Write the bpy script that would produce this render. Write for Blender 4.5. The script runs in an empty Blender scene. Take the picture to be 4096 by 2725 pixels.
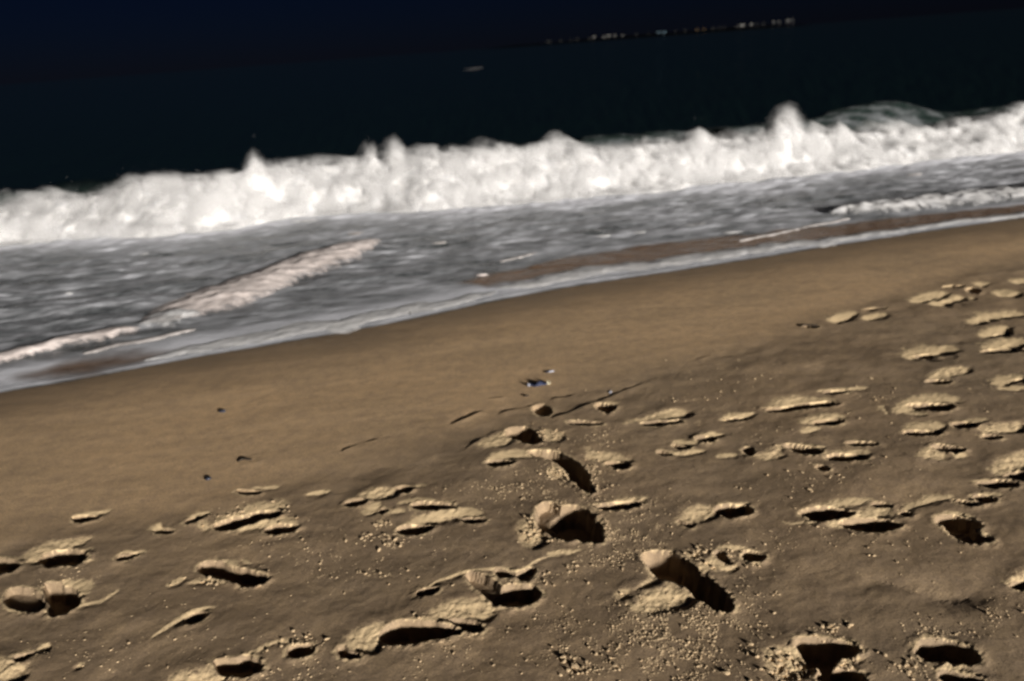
import bpy, bmesh, math, random
import numpy as np
from mathutils import Matrix, Vector

rng = np.random.default_rng(7)
random.seed(7)
scene = bpy.context.scene
COL = scene.collection

# ------------------------------------------------------------------ camera
CAM_H = 1.5
FPX = 2980.0                       # focal length in photograph pixels (4096 wide)
ROLL = math.atan(0.075)
PITCH = math.atan((1362.5 - 186.0) / FPX * math.cos(ROLL))
fwd = np.array([0.0, math.cos(PITCH), -math.sin(PITCH)])
r0 = np.array([1.0, 0.0, 0.0]); u0 = np.array([0.0, math.sin(PITCH), math.cos(PITCH)])
RIGHT = math.cos(ROLL) * r0 - math.sin(ROLL) * u0
UP = math.sin(ROLL) * r0 + math.cos(ROLL) * u0
cam_d = bpy.data.cameras.new('camera'); cam = bpy.data.objects.new('camera', cam_d); COL.objects.link(cam)
m = Matrix.Identity(4)
for i in range(3):
    m[i][0] = RIGHT[i]; m[i][1] = UP[i]; m[i][2] = -fwd[i]
m[2][3] = CAM_H
cam.matrix_world = m
cam_d.sensor_width = 36.0
cam_d.lens = FPX / 4096.0 * 36.0
cam_d.clip_start = 0.05; cam_d.clip_end = 40000
cam_d.dof.use_dof = True; cam_d.dof.focus_distance = 2.0; cam_d.dof.aperture_fstop = 2.1
scene.camera = cam

# ------------------------------------------------------------------ sky, light, exposure
SUN_EL = math.radians(11.5)
SUN_AZ = math.radians(36.0)        # light comes from behind the camera, from the right
LDIR = np.array([-math.sin(SUN_AZ) * math.cos(SUN_EL), math.cos(SUN_AZ) * math.cos(SUN_EL), -math.sin(SUN_EL)])
LG = np.array([-math.sin(SUN_AZ), math.cos(SUN_AZ)])          # travel direction on the ground
world = bpy.data.worlds.new('World'); scene.world = world; world.use_nodes = True
nt = world.node_tree
bg = nt.nodes['Background']
sky = nt.nodes.new('ShaderNodeTexSky'); sky.sky_type = 'NISHITA'; sky.sun_disc = False
sky.sun_elevation = SUN_EL; sky.sun_rotation = math.pi - SUN_AZ
sky.ozone_density = 6.0; sky.dust_density = 0.0
mul = nt.nodes.new('ShaderNodeMix'); mul.data_type = 'RGBA'; mul.blend_type = 'MULTIPLY'
mul.inputs[0].default_value = 1.0
mul.inputs[7].default_value = (0.42, 0.46, 1.0, 1)
nt.links.new(sky.outputs[0], mul.inputs[6]); nt.links.new(mul.outputs[2], bg.inputs[0])
bg.inputs[1].default_value = 0.0012
sun_d = bpy.data.lights.new('sun', 'SUN'); sun = bpy.data.objects.new('sun', sun_d); COL.objects.link(sun)
sun_d.energy = 5.0; sun_d.angle = math.radians(5.0); sun_d.color = (1.0, 0.95, 0.89)
sun.rotation_euler = Vector(LDIR).to_track_quat('-Z', 'Y').to_euler()
scene.view_settings.view_transform = 'Standard'; scene.view_settings.look = 'None'
scene.view_settings.exposure = 0.60; scene.view_settings.gamma = 1.0
scene.view_settings.use_curve_mapping = False
scene.render.engine = 'CYCLES'
scene.cycles.filter_width = 2.5
scene.cycles.max_bounces = 10; scene.cycles.diffuse_bounces = 8; scene.cycles.transparent_max_bounces = 16
scene.cycles.use_denoising = True

Z_SEA = -0.10

# ------------------------------------------------------------------ helpers
def ray(px, py):
    dx = (np.asarray(px, float) - 2048.0) / FPX
    dy = (1362.5 - np.asarray(py, float)) / FPX
    return fwd[None, :] + dx[:, None] * RIGHT[None, :] + dy[:, None] * UP[None, :]
def ground(pts, z=0.0):
    """photograph pixels (4096 wide) -> points on the level z"""
    pts = np.asarray(pts, float)
    d = ray(pts[:, 0], pts[:, 1])
    t = (z - CAM_H) / d[:, 2]
    return (d * t[:, None])[:, :2]
K = 4096.0 / 2357.0
def vg(pts, z=0.0):                # same from the 2357-wide overview
    return ground(np.asarray(pts, float) * K, z)
_perm = rng.integers(0, 2**31, 4096)
_ang = rng.random(4096) * 2 * math.pi
_gx = np.cos(_ang); _gy = np.sin(_ang)
def noise(x, y, seed=0):
    xi = np.floor(x).astype(np.int64); yi = np.floor(y).astype(np.int64)
    xf = x - xi; yf = y - yi
    u = xf * xf * xf * (xf * (xf * 6 - 15) + 10); v = yf * yf * yf * (yf * (yf * 6 - 15) + 10)
    def g(ix, iy, fx, fy):
        h = (_perm[(ix + seed * 131) & 4095] + iy * 2654435) & 0x7fffffff
        h = _perm[(h ^ (h >> 9)) & 4095] & 4095
        return _gx[h] * fx + _gy[h] * fy
    a = g(xi, yi, xf, yf); b = g(xi + 1, yi, xf - 1, yf)
    c = g(xi, yi + 1, xf, yf - 1); d = g(xi + 1, yi + 1, xf - 1, yf - 1)
    return (a + u * (b - a) + v * ((c + u * (d - c)) - (a + u * (b - a)))) * 1.4
def fbm(x, y, oct=4, seed=0, gain=0.5, billow=False):
    s = 0; a = 1.0; t = 0
    for o in range(oct):
        n = noise(x * 2**o + 17.3 * o, y * 2**o - 9.1 * o, seed + o)
        if billow: n = 0.6 - 2.0 * np.abs(n) 
        s = s + a * n; t += a; a *= gain
    return s / t
def sstep(a, b, x):
    t = np.clip((x - a) / (b - a), 0, 1); return t * t * (3 - 2 * t)
def smooth_closed(p, n=4):
    for _ in range(2):
        q = np.roll(p, -1, 0)
        p = np.stack([p * .75 + q * .25, p * .25 + q * .75], 1).reshape(-1, 2)
    return p
def smooth_open(p):
    for _ in range(2):
        a, b = p[:-1], p[1:]
        mid = np.stack([a * .75 + b * .25, a * .25 + b * .75], 1).reshape(-1, 2)
        p = np.concatenate([p[:1], mid, p[-1:]])
    return p
def seg_dist(P, A, B):
    """distance of points P to segments AB: distance, side, arc fraction"""
    best = np.full(len(P), 1e9); side = np.zeros(len(P)); arc = np.zeros(len(P))
    L = np.linalg.norm(B - A, axis=1); tot = L.sum(); acc = 0
    for a, b, l in zip(A, B, L):
        if l < 1e-9: continue
        d = (b - a) / l
        t = np.clip((P - a) @ d, 0, l)
        v = P - a - t[:, None] * d
        dd = np.hypot(v[:, 0], v[:, 1])
        k = dd < best
        best[k] = dd[k]; side[k] = (d[0] * v[k, 1] - d[1] * v[k, 0]); arc[k] = (acc + t[k]) / tot
        acc += l
    return best, side, arc
def poly_sd(P, poly):
    d, _, _ = seg_dist(P, poly, np.roll(poly, -1, 0))
    ins = np.zeros(len(P), bool); j = len(poly) - 1
    for i in range(len(poly)):
        xi, yi = poly[i]; xj, yj = poly[j]
        if yi != yj:
            c = ((yi > P[:, 1]) != (yj > P[:, 1])) & (P[:, 0] < (xj - xi) * (P[:, 1] - yi) / (yj - yi) + xi)
            ins ^= c
        j = i
    return np.where(ins, -d, d)
def mesh_from(name, verts, faces, mat, parent=None, normals=None, attrs=None, smooth=True):
    me = bpy.data.meshes.new(name)
    verts = np.asarray(verts, np.float32); faces = np.asarray(faces, np.int32)
    k = faces.shape[1]
    me.vertices.add(len(verts)); me.vertices.foreach_set('co', verts.ravel())
    me.loops.add(faces.size); me.loops.foreach_set('vertex_index', faces.ravel())
    me.polygons.add(len(faces))
    me.polygons.foreach_set('loop_start', np.arange(0, faces.size, k, dtype=np.int32))
    me.polygons.foreach_set('use_smooth', np.full(len(faces), smooth))
    for an, av in (attrs or {}).items():
        a = me.attributes.new(an, 'FLOAT', 'POINT'); a.data.foreach_set('value', np.asarray(av, np.float32))
    me.update(calc_edges=True)
    if normals is not None:
        me.normals_split_custom_set_from_vertices(np.asarray(normals, np.float32))
    me.materials.append(mat)
    o = bpy.data.objects.new(name, me); COL.objects.link(o)
    if parent is not None: o.parent = parent
    return o
def grid_faces(nr, nc):
    i = np.arange(nr * nc).reshape(nr, nc)
    return np.stack([i[:-1, :-1], i[:-1, 1:], i[1:, 1:], i[1:, :-1]], -1).reshape(-1, 4)
def grid_normals(V):
    du = np.gradient(V, axis=1); dv = np.gradient(V, axis=0)
    n = np.cross(du, dv); n /= np.linalg.norm(n, axis=2, keepdims=True) + 1e-12
    return n.reshape(-1, 3)
def tag(o, label, cat=None, group=None, kind=None):
    if label: o['label'] = label
    if cat: o['category'] = cat
    if group: o['group'] = group
    if kind: o['kind'] = kind
    return o
def empty(name, loc):
    o = bpy.data.objects.new(name, None); o.location = loc; COL.objects.link(o); o.empty_display_size = .1
    return o

# ------------------------------------------------------------------ materials
def new_mat(name):
    mt = bpy.data.materials.new(name); mt.use_nodes = True
    return mt, mt.node_tree, mt.node_tree.nodes['Principled BSDF']
def N(t, typ, **kw):
    n = t.nodes.new(typ)
    for k, v in kw.items(): setattr(n, k, v)
    return n
def ramp(t, fac, stops):
    r = N(t, 'ShaderNodeValToRGB'); e = r.color_ramp.elements
    while len(e) < len(stops): e.new(0.5)
    for el, (p, c) in zip(e, stops): el.position = p; el.color = (*c, 1)
    t.links.new(fac, r.inputs[0]); return r.outputs[0]
def mixc(t, fac, a, b, mode='MIX'):
    n = N(t, 'ShaderNodeMix', data_type='RGBA', blend_type=mode)
    for s, v in ((0, fac), (6, a), (7, b)):
        if hasattr(v, 'links'): t.links.new(v, n.inputs[s])
        else: n.inputs[s].default_value = v if s == 0 else (*v, 1)
    return n.outputs[2]
def tex(t, scale, detail=4, rough=.55, stretch=None, rot=0):
    tc = N(t, 'ShaderNodeTexCoord'); n = N(t, 'ShaderNodeTexNoise')
    n.inputs['Scale'].default_value = scale; n.inputs['Detail'].default_value = detail; n.inputs['Roughness'].default_value = rough
    mp = N(t, 'ShaderNodeMapping'); mp.inputs['Scale'].default_value = stretch or (1, 1, 1); mp.inputs['Rotation'].default_value = (0, 0, rot)
    t.links.new(tc.outputs['Object'], mp.inputs[0]); t.links.new(mp.outputs[0], n.inputs['Vector'])
    return n.outputs['Fac']
def bump(t, b, h, strength, dist):
    n = N(t, 'ShaderNodeBump'); n.inputs['Strength'].default_value = strength; n.inputs['Distance'].default_value = dist
    t.links.new(h, n.inputs['Height']); t.links.new(n.outputs[0], b.inputs['Normal'])
def attr(t, name):
    n = N(t, 'ShaderNodeAttribute'); n.attribute_name = name; return n.outputs['Fac']

def sand_material():
    mt, t, b = new_mat('beach_sand')
    dry = attr(t, 'dry'); wet = attr(t, 'wet'); packed = attr(t, 'packed')
    big = tex(t, 1.1, 5); fine = tex(t, 150, 4, .8); mid = tex(t, 16, 5, .6)
    base = ramp(t, big, [(.3, (.325, .24, .152)), (.5, (.375, .271, .168)), (.7, (.425, .302, .182))])
    speck = ramp(t, fine, [(.3, (.58, .58, .60)), (.5, (1, 1, 1)), (.72, (1.36, 1.32, 1.25))])
    base = mixc(t, 1.0, base, speck, 'MULTIPLY')
    patch = ramp(t, mid, [(.35, (.86, .86, .88)), (.62, (1.06, 1.05, 1.02))])
    base = mixc(t, 1.0, base, patch, 'MULTIPLY')
    base = mixc(t, packed, base, (1.48, 1.43, 1.36), 'MULTIPLY')
    grain = tex(t, 75, 4, .7)
    ad = N(t, 'ShaderNodeMath', operation='MULTIPLY_ADD'); t.links.new(grain, ad.inputs[0]); ad.inputs[1].default_value = 1.3; ad.inputs[2].default_value = -.65
    ds = N(t, 'ShaderNodeMath', operation='ADD'); t.links.new(dry, ds.inputs[0]); t.links.new(ad.outputs[0], ds.inputs[1])
    dm = N(t, 'ShaderNodeMapRange', interpolation_type='SMOOTHSTEP'); dm.inputs[1].default_value = .22; dm.inputs[2].default_value = .95
    t.links.new(ds.outputs[0], dm.inputs[0])
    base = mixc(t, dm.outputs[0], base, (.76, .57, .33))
    base = mixc(t, wet, base, (.195, .14, .088))  # wet sand colour, also used for the shade painted into the pits
    t.links.new(base, b.inputs['Base Color'])
    rr = N(t, 'ShaderNodeMapRange'); rr.inputs[3].default_value = .95; rr.inputs[4].default_value = .45
    t.links.new(wet, rr.inputs[0]); t.links.new(rr.outputs[0], b.inputs['Roughness'])
    b.inputs['Specular IOR Level'].default_value = .2
    bump(t, b, tex(t, 170, 5, .8), .7, .0024)
    return mt
SAND = sand_material()
def clod_material():
    mt, t, b = new_mat('dry_sand_lumps')
    c = ramp(t, tex(t, 90, 4), [(.25, (.36, .265, .16)), (.75, (.72, .54, .33))])
    t.links.new(c, b.inputs['Base Color']); b.inputs['Roughness'].default_value = .95
    b.inputs['Specular IOR Level'].default_value = .15
    bump(t, b, tex(t, 350, 3), .6, .001)
    return mt
CLOD = clod_material()
def water_material():
    mt, t, b = new_mat('sea_water')
    f = attr(t, 'foam'); thin = attr(t, 'thin'); silt = attr(t, 'silt')
    fine = tex(t, 9, 5, .6, (1, 2.6, 1), .12)
    fr = ramp(t, fine, [(.3, (.55, .55, .55)), (.68, (1.25, 1.25, 1.25))])
    col = mixc(t, f, (.0065, .015, .012), (.75, .76, .81))
    col = mixc(t, silt, col, (.19, .115, .068))
    frm = mixc(t, f, fr, (1, 1, 1))
    col = mixc(t, 1.0, col, frm, 'MULTIPLY')
    t.links.new(col, b.inputs['Base Color'])
    rr = N(t, 'ShaderNodeMapRange'); rr.inputs[3].default_value = .16; rr.inputs[4].default_value = .75
    t.links.new(f, rr.inputs[0]); t.links.new(rr.outputs[0], b.inputs['Roughness'])
    b.inputs['IOR'].default_value = 1.33
    bump(t, b, tex(t, 22, 4, .6, (1, 2, 1)), .5, .01)
    gl = N(t, 'ShaderNodeBsdfGlossy'); gl.inputs['Roughness'].default_value = .1
    tr = N(t, 'ShaderNodeBsdfTransparent'); tr.inputs[0].default_value = (.80, .76, .70, 1)
    fres = N(t, 'ShaderNodeFresnel'); fres.inputs[0].default_value = 1.33
    film = N(t, 'ShaderNodeMixShader'); t.links.new(fres.outputs[0], film.inputs[0]); t.links.new(tr.outputs[0], film.inputs[1]); t.links.new(gl.outputs[0], film.inputs[2])
    mx = N(t, 'ShaderNodeMixShader'); t.links.new(thin, mx.inputs[0]); t.links.new(b.outputs[0], mx.inputs[1]); t.links.new(film.outputs[0], mx.inputs[2])
    t.links.new(mx.outputs[0], t.nodes['Material Output'].inputs[0])
    return mt
WATER = water_material()
def foam_material(name, c0, c1, scale=7):
    mt, t, b = new_mat(name)
    c = ramp(t, tex(t, scale, 6, .6), [(.3, c0), (.62, c1)])
    t.links.new(c, b.inputs['Base Color']); b.inputs['Roughness'].default_value = .9
    b.inputs['Specular IOR Level'].default_value = .1
    b.inputs['Subsurface Weight'].default_value = .25; b.inputs['Subsurface Radius'].default_value = (.05, .05, .05)
    bump(t, b, tex(t, 14, 3, .5), .25, .02)
    return mt
FOAM = foam_material('white_foam', (.50, .50, .51), (.64, .63, .62))
FOAM_W = foam_material('warm_foam', (.64, .56, .52), (.82, .73, .69), 12)  # warm lamplight put into the foam's pinkish colour
FOAM_D = foam_material('thin_foam', (.38, .35, .33), (.58, .54, .52), 16)
def lacy(src, name, scale=11):
    mt = src.copy(); mt.name = name; t = mt.node_tree; b = t.nodes['Principled BSDF']
    cv = attr(t, 'cover'); n = tex(t, scale, 5, .65, (1, 2.0, 1))
    a = N(t, 'ShaderNodeMath', operation='ADD'); t.links.new(cv, a.inputs[0]); t.links.new(n, a.inputs[1])
    r = N(t, 'ShaderNodeMapRange', interpolation_type='SMOOTHSTEP'); r.inputs[1].default_value = .45; r.inputs[2].default_value = 1.05
    t.links.new(a.outputs[0], r.inputs[0]); t.links.new(r.outputs[0], b.inputs['Alpha'])
    return mt
L_FOAM, L_FOAM_W, L_FOAM_D = lacy(FOAM, 'lacy_white_foam'), lacy(FOAM_W, 'lacy_warm_foam'), lacy(FOAM_D, 'lacy_thin_foam')
def mist_material():
    mt, t, b = new_mat('spray_mist')
    b.inputs['Base Color'].default_value = (.66, .655, .65, 1); b.inputs['Roughness'].default_value = 1; b.inputs['Specular IOR Level'].default_value = 0
    cv = attr(t, 'cover'); n = tex(t, 5, 5, .6)
    r = N(t, 'ShaderNodeMapRange', interpolation_type='SMOOTHSTEP'); r.inputs[1].default_value = .36; r.inputs[2].default_value = .66
    t.links.new(n, r.inputs[0])
    mm_ = N(t, 'ShaderNodeMath', operation='MULTIPLY'); t.links.new(cv, mm_.inputs[0]); t.links.new(r.outputs[0], mm_.inputs[1]); t.links.new(mm_.outputs[0], b.inputs['Alpha'])
    return mt
MIST = mist_material()
def plain(name, col, rough=.6, scale=60, var=.25):
    mt, t, b = new_mat(name)
    c = ramp(t, tex(t, scale, 4), [(.3, tuple(v * (1 - var) for v in col)), (.7, tuple(min(1, v * (1 + var)) for v in col))])
    t.links.new(c, b.inputs['Base Color']); b.inputs['Roughness'].default_value = rough
    bump(t, b, tex(t, scale * 3, 3), .3, .002)
    return mt
def glow(name, col, s):
    mt, t, b = new_mat(name)
    b.inputs['Base Color'].default_value = (.02, .02, .02, 1); b.inputs['Specular IOR Level'].default_value = 0; b.inputs['Emission Color'].default_value = (*col, 1); b.inputs['Emission Strength'].default_value = s
    return mt

# ------------------------------------------------------------------ shoreline
shore_px = [(-900, 1040), (-400, 975), (0, 903), (150, 880), (300, 850), (450, 822), (600, 797), (900, 745), (1260, 666), (1500, 632), (1700, 600), (2000, 552), (2357, 500), (2800, 440)]
SH = vg(shore_px, Z_SEA)
SH = smooth_open(SH)
o = np.argsort(SH[:, 0]); SHX, SHY = SH[o, 0], SH[o, 1]
def shore_y(x):
    y = np.interp(x, SHX, SHY)
    s0 = (SHY[4] - SHY[0]) / (SHX[4] - SHX[0]); s1 = (SHY[-1] - SHY[-5]) / (SHX[-1] - SHX[-5])
    y = np.where(x < SHX[0], SHY[0] + (x - SHX[0]) * s0 * .5, y)
    y = np.where(x > SHX[-1], SHY[-1] + (x - SHX[-1]) * s1 * .5, y)
    return y
def sand_profile(x, y):
    q = (y - shore_y(x)) * .93
    z = Z_SEA - .030 * q
    k = .03                                       # smooth cap at the level upper beach
    z = -k * np.logaddexp(-(z) / k, 0.0)
    z = np.where(q > 1.5, Z_SEA - .045 - (q - 1.5) * .12, z)
    return np.maximum(z, -1.6), q

# ------------------------------------------------------------------ footprints: outlines read off the photograph
CROPS = {'A': (0, 1800, 1.6836), 'B': (1200, 1900, 1.9008), 'C': (2200, 1900, 1.901), 'D': (3000, 1900, 1.9005),
         'E': (1800, 1400, 2.1427), 'F': (2800, 1400, 1.8187), 'G': (3200, 1050, 2.4118), 'H': (0, 1500, 1.3094)}
# P pit (points, depth)   M heaped dry sand (points, height)   S lit scarp (points, apparent thickness)   W wide soft hollow
FP = [
 ('A', [('M', [145,720,260,640,420,600,640,595,560,640,470,680,420,710,250,775,170,770], .03), ('P', [255,770,330,720,440,698,590,705,560,745,420,775,320,790], .035), ('S', [490,692,570,686,640,680], 20), ('S', [290,795,420,785,560,760,660,745], 14)]),
 ('A', [('P', [-60,765,70,760,130,765,110,800,50,825,-60,830], .03)]),
 ('A', [('S', [755,725,830,695,920,685,1000,690], 12), ('S', [790,748,860,735,935,715], 14), ('P', [780,738,840,712,940,700,900,718,830,738], .012)]),
 ('A', [('P', [305,960,360,945,470,955,550,985,510,1030,440,1070,390,1095,340,1085,310,1040], .055), ('S', [345,935,420,905,500,915,560,950,590,985], 55), ('S', [15,1050,60,1080,150,1090,290,1075], 14), ('P', [30,1010,110,975,220,970,290,1000,290,1060,160,1075,60,1060], .012), ('S', [470,1055,560,1035,690,1020,740,975,820,920], 18)]),
 ('A', [('P', [1340,835,1400,800,1480,785,1560,800,1620,825,1720,835,1790,850,1750,880,1660,893,1580,885,1520,865,1400,855], .04), ('S', [1425,778,1490,755,1560,765,1605,795], 40), ('S', [1640,822,1740,820,1815,832], 16), ('S', [1230,900,1300,885,1400,870,1480,885,1520,910], 24), ('S', [1110,920,1180,890,1260,850], 24), ('S', [1620,730,1690,765,1710,750], 14)]),
 ('A', [('S', [1430,525,1520,475,1640,425,1760,390,1880,375,1980,380], 70), ('P', [1440,530,1540,490,1680,455,1780,420,1900,415,1870,445,1740,470,1640,500,1560,535,1480,545], .04), ('M', [1320,500,1370,480,1430,500,1410,540,1350,545], .02)]),
 ('A', [('S', [1560,562,1650,518,1760,495,1900,490,2040,510], 48), ('P', [1760,560,1850,525,1960,512,2020,520,1950,545,1850,565], .025)]),
 ('A', [('S', [1010,555,1060,510,1090,500], 40), ('S', [1250,470,1340,430,1430,410], 28), ('P', [1040,560,1120,540,1180,545,1100,565], .012), ('P', [1230,500,1320,460,1390,450,1300,490], .014)]),
 ('A', [('S', [2040,305,2130,290,2230,270], 20)]),
 ('A', [('S', [1680,255,1790,250,1890,252], 18), ('P', [1580,290,1680,280,1760,285,1690,298], .008)]),
 ('A', [('S', [470,437,560,436,680,415,760,405], 20), ('P', [480,470,560,455,680,448,600,475,520,488], .014)]),
 ('A', [('S', [950,1310,1050,1245,1150,1185,1240,1115,1340,1070,1430,1060,1500,1068], 24), ('P', [1230,1165,1310,1110,1395,1095,1350,1140,1280,1175], .016)]),
 ('A', [('S', [1380,1480,1500,1440,1620,1415,1720,1370,1790,1320,1870,1295,2000,1300,2130,1310], 22), ('P', [1420,1485,1560,1450,1700,1420,1780,1440,1700,1500,1560,1535], .03), ('P', [1960,1350,2040,1325,2115,1325,2090,1370,2000,1395,1940,1390], .03), ('M', [1100,1570,1170,1510,1290,1490,1400,1480,1470,1500,1540,1570,1300,1640], .035)]),
 ('A', [('M', [-80,1410,60,1400,150,1420,205,1460,160,1540,100,1580,-80,1600], .04)]),
 ('A', [('S', [255,1355,310,1320,350,1305], 28), ('P', [60,1420,200,1375,260,1365,180,1410,120,1430], .012)]),
 ('A', [('S', [520,1440,570,1460], 24), ('W', [620,1540,740,1480,830,1500,760,1590,640,1600], .015)]),
 ('B', [('M', [430,165,520,110,640,85,740,110,760,150,680,175,560,195,490,195], .035), ('P', [740,115,800,95,870,100,830,130,770,140], .025), ('P', [345,225,420,195,510,200,450,225,380,235], .014), ('S', [870,85,930,78,970,95], 26)]),
 ('B', [('S', [460,315,530,275,590,225,640,210], 45), ('S', [650,285,740,275,820,285], 32), ('P', [595,285,640,262,670,270,640,295], .015), ('S', [700,240,800,205,900,190,1000,195,1070,200], 24), ('P', [850,270,930,240,1050,230,1200,235,1100,250,960,275], .022)]),
 ('B', [('S', [760,412,860,365,970,325,1100,298,1220,280,1330,280,1420,330], 70), ('P', [750,430,850,400,960,395,1010,400,940,430,820,450], .032), ('P', [1230,345,1330,335,1420,340,1340,360,1260,360], .016), ('S', [570,390,600,360,650,360], 24)]),
 ('B', [('P', [1940,380,1990,320,2060,280,2150,270,2230,300,2270,420,2270,480,2160,500,2050,470,1980,420], .075), ('P', [1835,340,1880,265,1960,250,2060,280,2060,420,2050,480,1920,470,1850,420], .025), ('M', [1640,360,1720,345,1800,290,1840,330,1850,440,1900,490,1830,555,1750,560,1670,520], .035), ('S', [1850,610,1960,595,2080,580,2160,570], 26)]),
 ('B', [('S', [850,920,950,850,1100,790,1250,740,1420,720,1600,722,1680,730,1760,680,1830,630,1960,610,2080,600], 18), ('P', [1500,740,1580,735,1640,750,1580,775,1510,770], .016), ('P', [1640,770,1740,725,1800,720,1730,790,1660,800], .014), ('P', [860,930,960,870,1060,870,1000,915], .012), ('P', [1310,780,1370,805,1440,815,1370,825,1320,810], .01)]),
 ('B', [('P', [1465,960,1540,900,1640,870,1780,860,1820,890,1740,960,1620,990,1530,1000], .045), ('P', [1300,800,1440,800,1560,880,1480,980,1420,940], .02), ('M', [960,1070,1050,1000,1180,960,1330,945,1450,945,1520,1000,1470,1080,1400,1120,1250,1090,1100,1110,1000,1130], .035)]),
 ('B', [('S', [700,1150,780,1130,900,1130,1000,1135,1120,1150], 55), ('P', [650,1260,720,1200,800,1165,930,1155,1130,1165,1200,1180,1110,1205,980,1235,860,1270,740,1300,670,1295], .055), ('P', [1150,1130,1220,1125,1300,1125,1390,1140,1380,1170,1260,1180], .022), ('M', [330,1280,380,1210,460,1160,560,1125,660,1130,700,1150,650,1220,640,1280,600,1330,480,1360,380,1350], .035), ('P', [300,1350,340,1325,400,1365,460,1375,390,1390,320,1380], .016)]),
 ('C', [('S', [330,252,470,218,560,193,680,180,780,185], 38), ('P', [330,265,480,245,600,215,720,205,640,235,480,265], .016)]),
 ('C', [('M', [970,310,1050,240,1150,225,1240,240,1290,280,1270,320,1150,355,1060,375], .032), ('P', [1285,280,1340,250,1500,235,1520,260,1500,295,1400,315,1310,320], .04), ('P', [980,350,1060,375,1090,380,1040,395], .012), ('S', [1250,228,1400,215,1530,210], 18)]),
 ('C', [('P', [800,670,880,640,960,640,1030,650,1080,700,1160,760,1250,850,1330,950,1290,990,1200,990,1120,940,1100,890,1000,840,900,820,850,770], .075), ('M', [740,690,800,695,850,790,800,830,680,860,640,880,720,810,780,780], .03), ('M', [570,1010,640,950,740,880,880,840,1000,870,1100,910,1130,950,1050,1000,900,1040,760,1060,640,1060], .038), ('M', [490,890,560,860,640,870,610,930,540,950,490,930], .022)]),
 ('C', [('M', [1100,720,1160,660,1260,620,1350,680,1440,690,1430,720,1250,745,1120,745], .032), ('M', [1030,600,1090,570,1150,590,1130,640,1060,650], .025), ('S', [1240,572,1350,550,1460,555,1540,575], 30), ('P', [1490,600,1560,585,1630,600,1580,640,1500,665], .03), ('P', [1270,610,1340,595,1330,650,1390,670,1310,660], .016)]),
 ('D', [('P', [440,320,500,285,580,268,680,265,760,290,730,310,640,330,540,350,470,348], .045), ('S', [420,310,500,255,600,235,720,218,800,200,900,185,970,175], 42), ('S', [520,395,640,385,760,360,860,320,960,270,1040,280,1130,340], 60), ('P', [740,410,850,375,960,345,1060,355,1140,375,1050,400,930,440,830,430], .03), ('P', [930,235,990,215,1070,230,1010,245], .012), ('S', [240,340,280,385,400,378,520,358], 14)]),
 ('D', [('S', [1150,285,1200,235,1300,200,1420,170,1520,152,1600,160], 34), ('P', [1150,300,1180,275,1220,290,1190,325], .022), ('P', [1560,200,1650,205,1740,215,1660,225], .012)]),
 ('D', [('P', [1720,165,1800,165,1870,185,1800,215,1750,200], .024), ('S', [1740,155,1830,145,1920,155], 24)]),
 ('D', [('P', [1455,370,1480,335,1560,320,1650,330,1710,365,1690,390,1560,385,1480,390], .038), ('S', [1430,370,1470,312,1570,290,1680,310,1745,360], 28), ('P', [1540,400,1640,385,1700,400,1720,450,1830,490,1740,500,1660,515,1600,490], .02), ('S', [1710,410,1760,440,1840,470], 22)]),
 ('D', [('W', [910,800,1000,795,1130,830,1300,850,1500,870,1680,900,1700,950,1600,990,1450,985,1350,950,1200,870,1050,820], .03)]),
 ('D', [('M', [1950,810,2000,760,2120,730,2140,790,2020,830,1990,850], .03), ('P', [1990,850,2083,815,2180,810,2180,865,2083,865], .03)]),
 ('D', [('P', [1330,1370,1370,1310,1450,1280,1540,1278,1630,1310,1690,1370,1680,1400,1560,1420,1430,1420,1350,1400], .065), ('S', [1290,1370,1330,1305,1420,1265,1540,1252,1640,1280], 34), ('S', [1400,1435,1530,1450,1680,1440], 46), ('S', [1330,1445,1450,1490,1600,1510,1720,1510], 40), ('P', [1480,1530,1600,1525,1750,1545,1740,1600,1500,1600], .03)]),
 ('D', [('P', [400,1310,550,1290,680,1280,780,1300,800,1330,700,1380,620,1430,580,1500,520,1480,460,1410], .065), ('M', [80,1350,180,1310,330,1285,400,1320,440,1400,500,1470,440,1520,300,1560,180,1540,130,1450], .04), ('M', [600,1440,700,1395,780,1370,870,1390,800,1430,720,1460], .03), ('S', [710,1272,790,1275,850,1310], 28), ('P', [520,1600,600,1520,740,1490,840,1490,830,1600], .04)]),
 ('E', [('P', [515,740,560,700,640,685,730,690,755,750,750,790,650,795,570,770], .05), ('M', [215,825,280,770,400,720,500,665,550,690,530,740,560,790,450,835,300,845], .022), ('M', [770,680,900,690,1000,720,960,790,900,800,790,760], .018)]),
 ('E', [('S', [260,972,360,925,470,895,600,890,720,885,850,865,930,880], 66), ('P', [310,985,420,955,560,955,500,985,380,1000], .028), ('P', [720,925,900,910,1030,930,1110,980,1165,1080,1150,1130,1180,1190,1130,1200,1060,1130,1000,1020,900,960], .06), ('M', [800,1050,850,990,960,1010,1050,1060,1000,1110,880,1110], .025)]),
 ('E', [('M', [1140,880,1180,840,1260,870,1400,880,1500,910,1590,960,1450,970,1300,960,1180,960], .034), ('P', [1350,990,1450,965,1550,980,1500,1020,1420,1010], .028)]),
 ('E', [('M', [1450,650,1560,600,1720,560,1800,525,1950,500,2050,515,2085,565,1900,590,1650,610], .028), ('P', [1650,640,1800,622,2010,608,1900,635,1750,650], .014)]),
 ('E', [('P', [1260,480,1350,470,1430,490,1350,545,1300,530], .02), ('S', [1300,460,1380,450,1460,460], 24)]),
 ('E', [('P', [740,490,870,480,860,560,740,560], .016), ('P', [1000,640,1170,628,1340,630,1180,650], .01)]),
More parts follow.
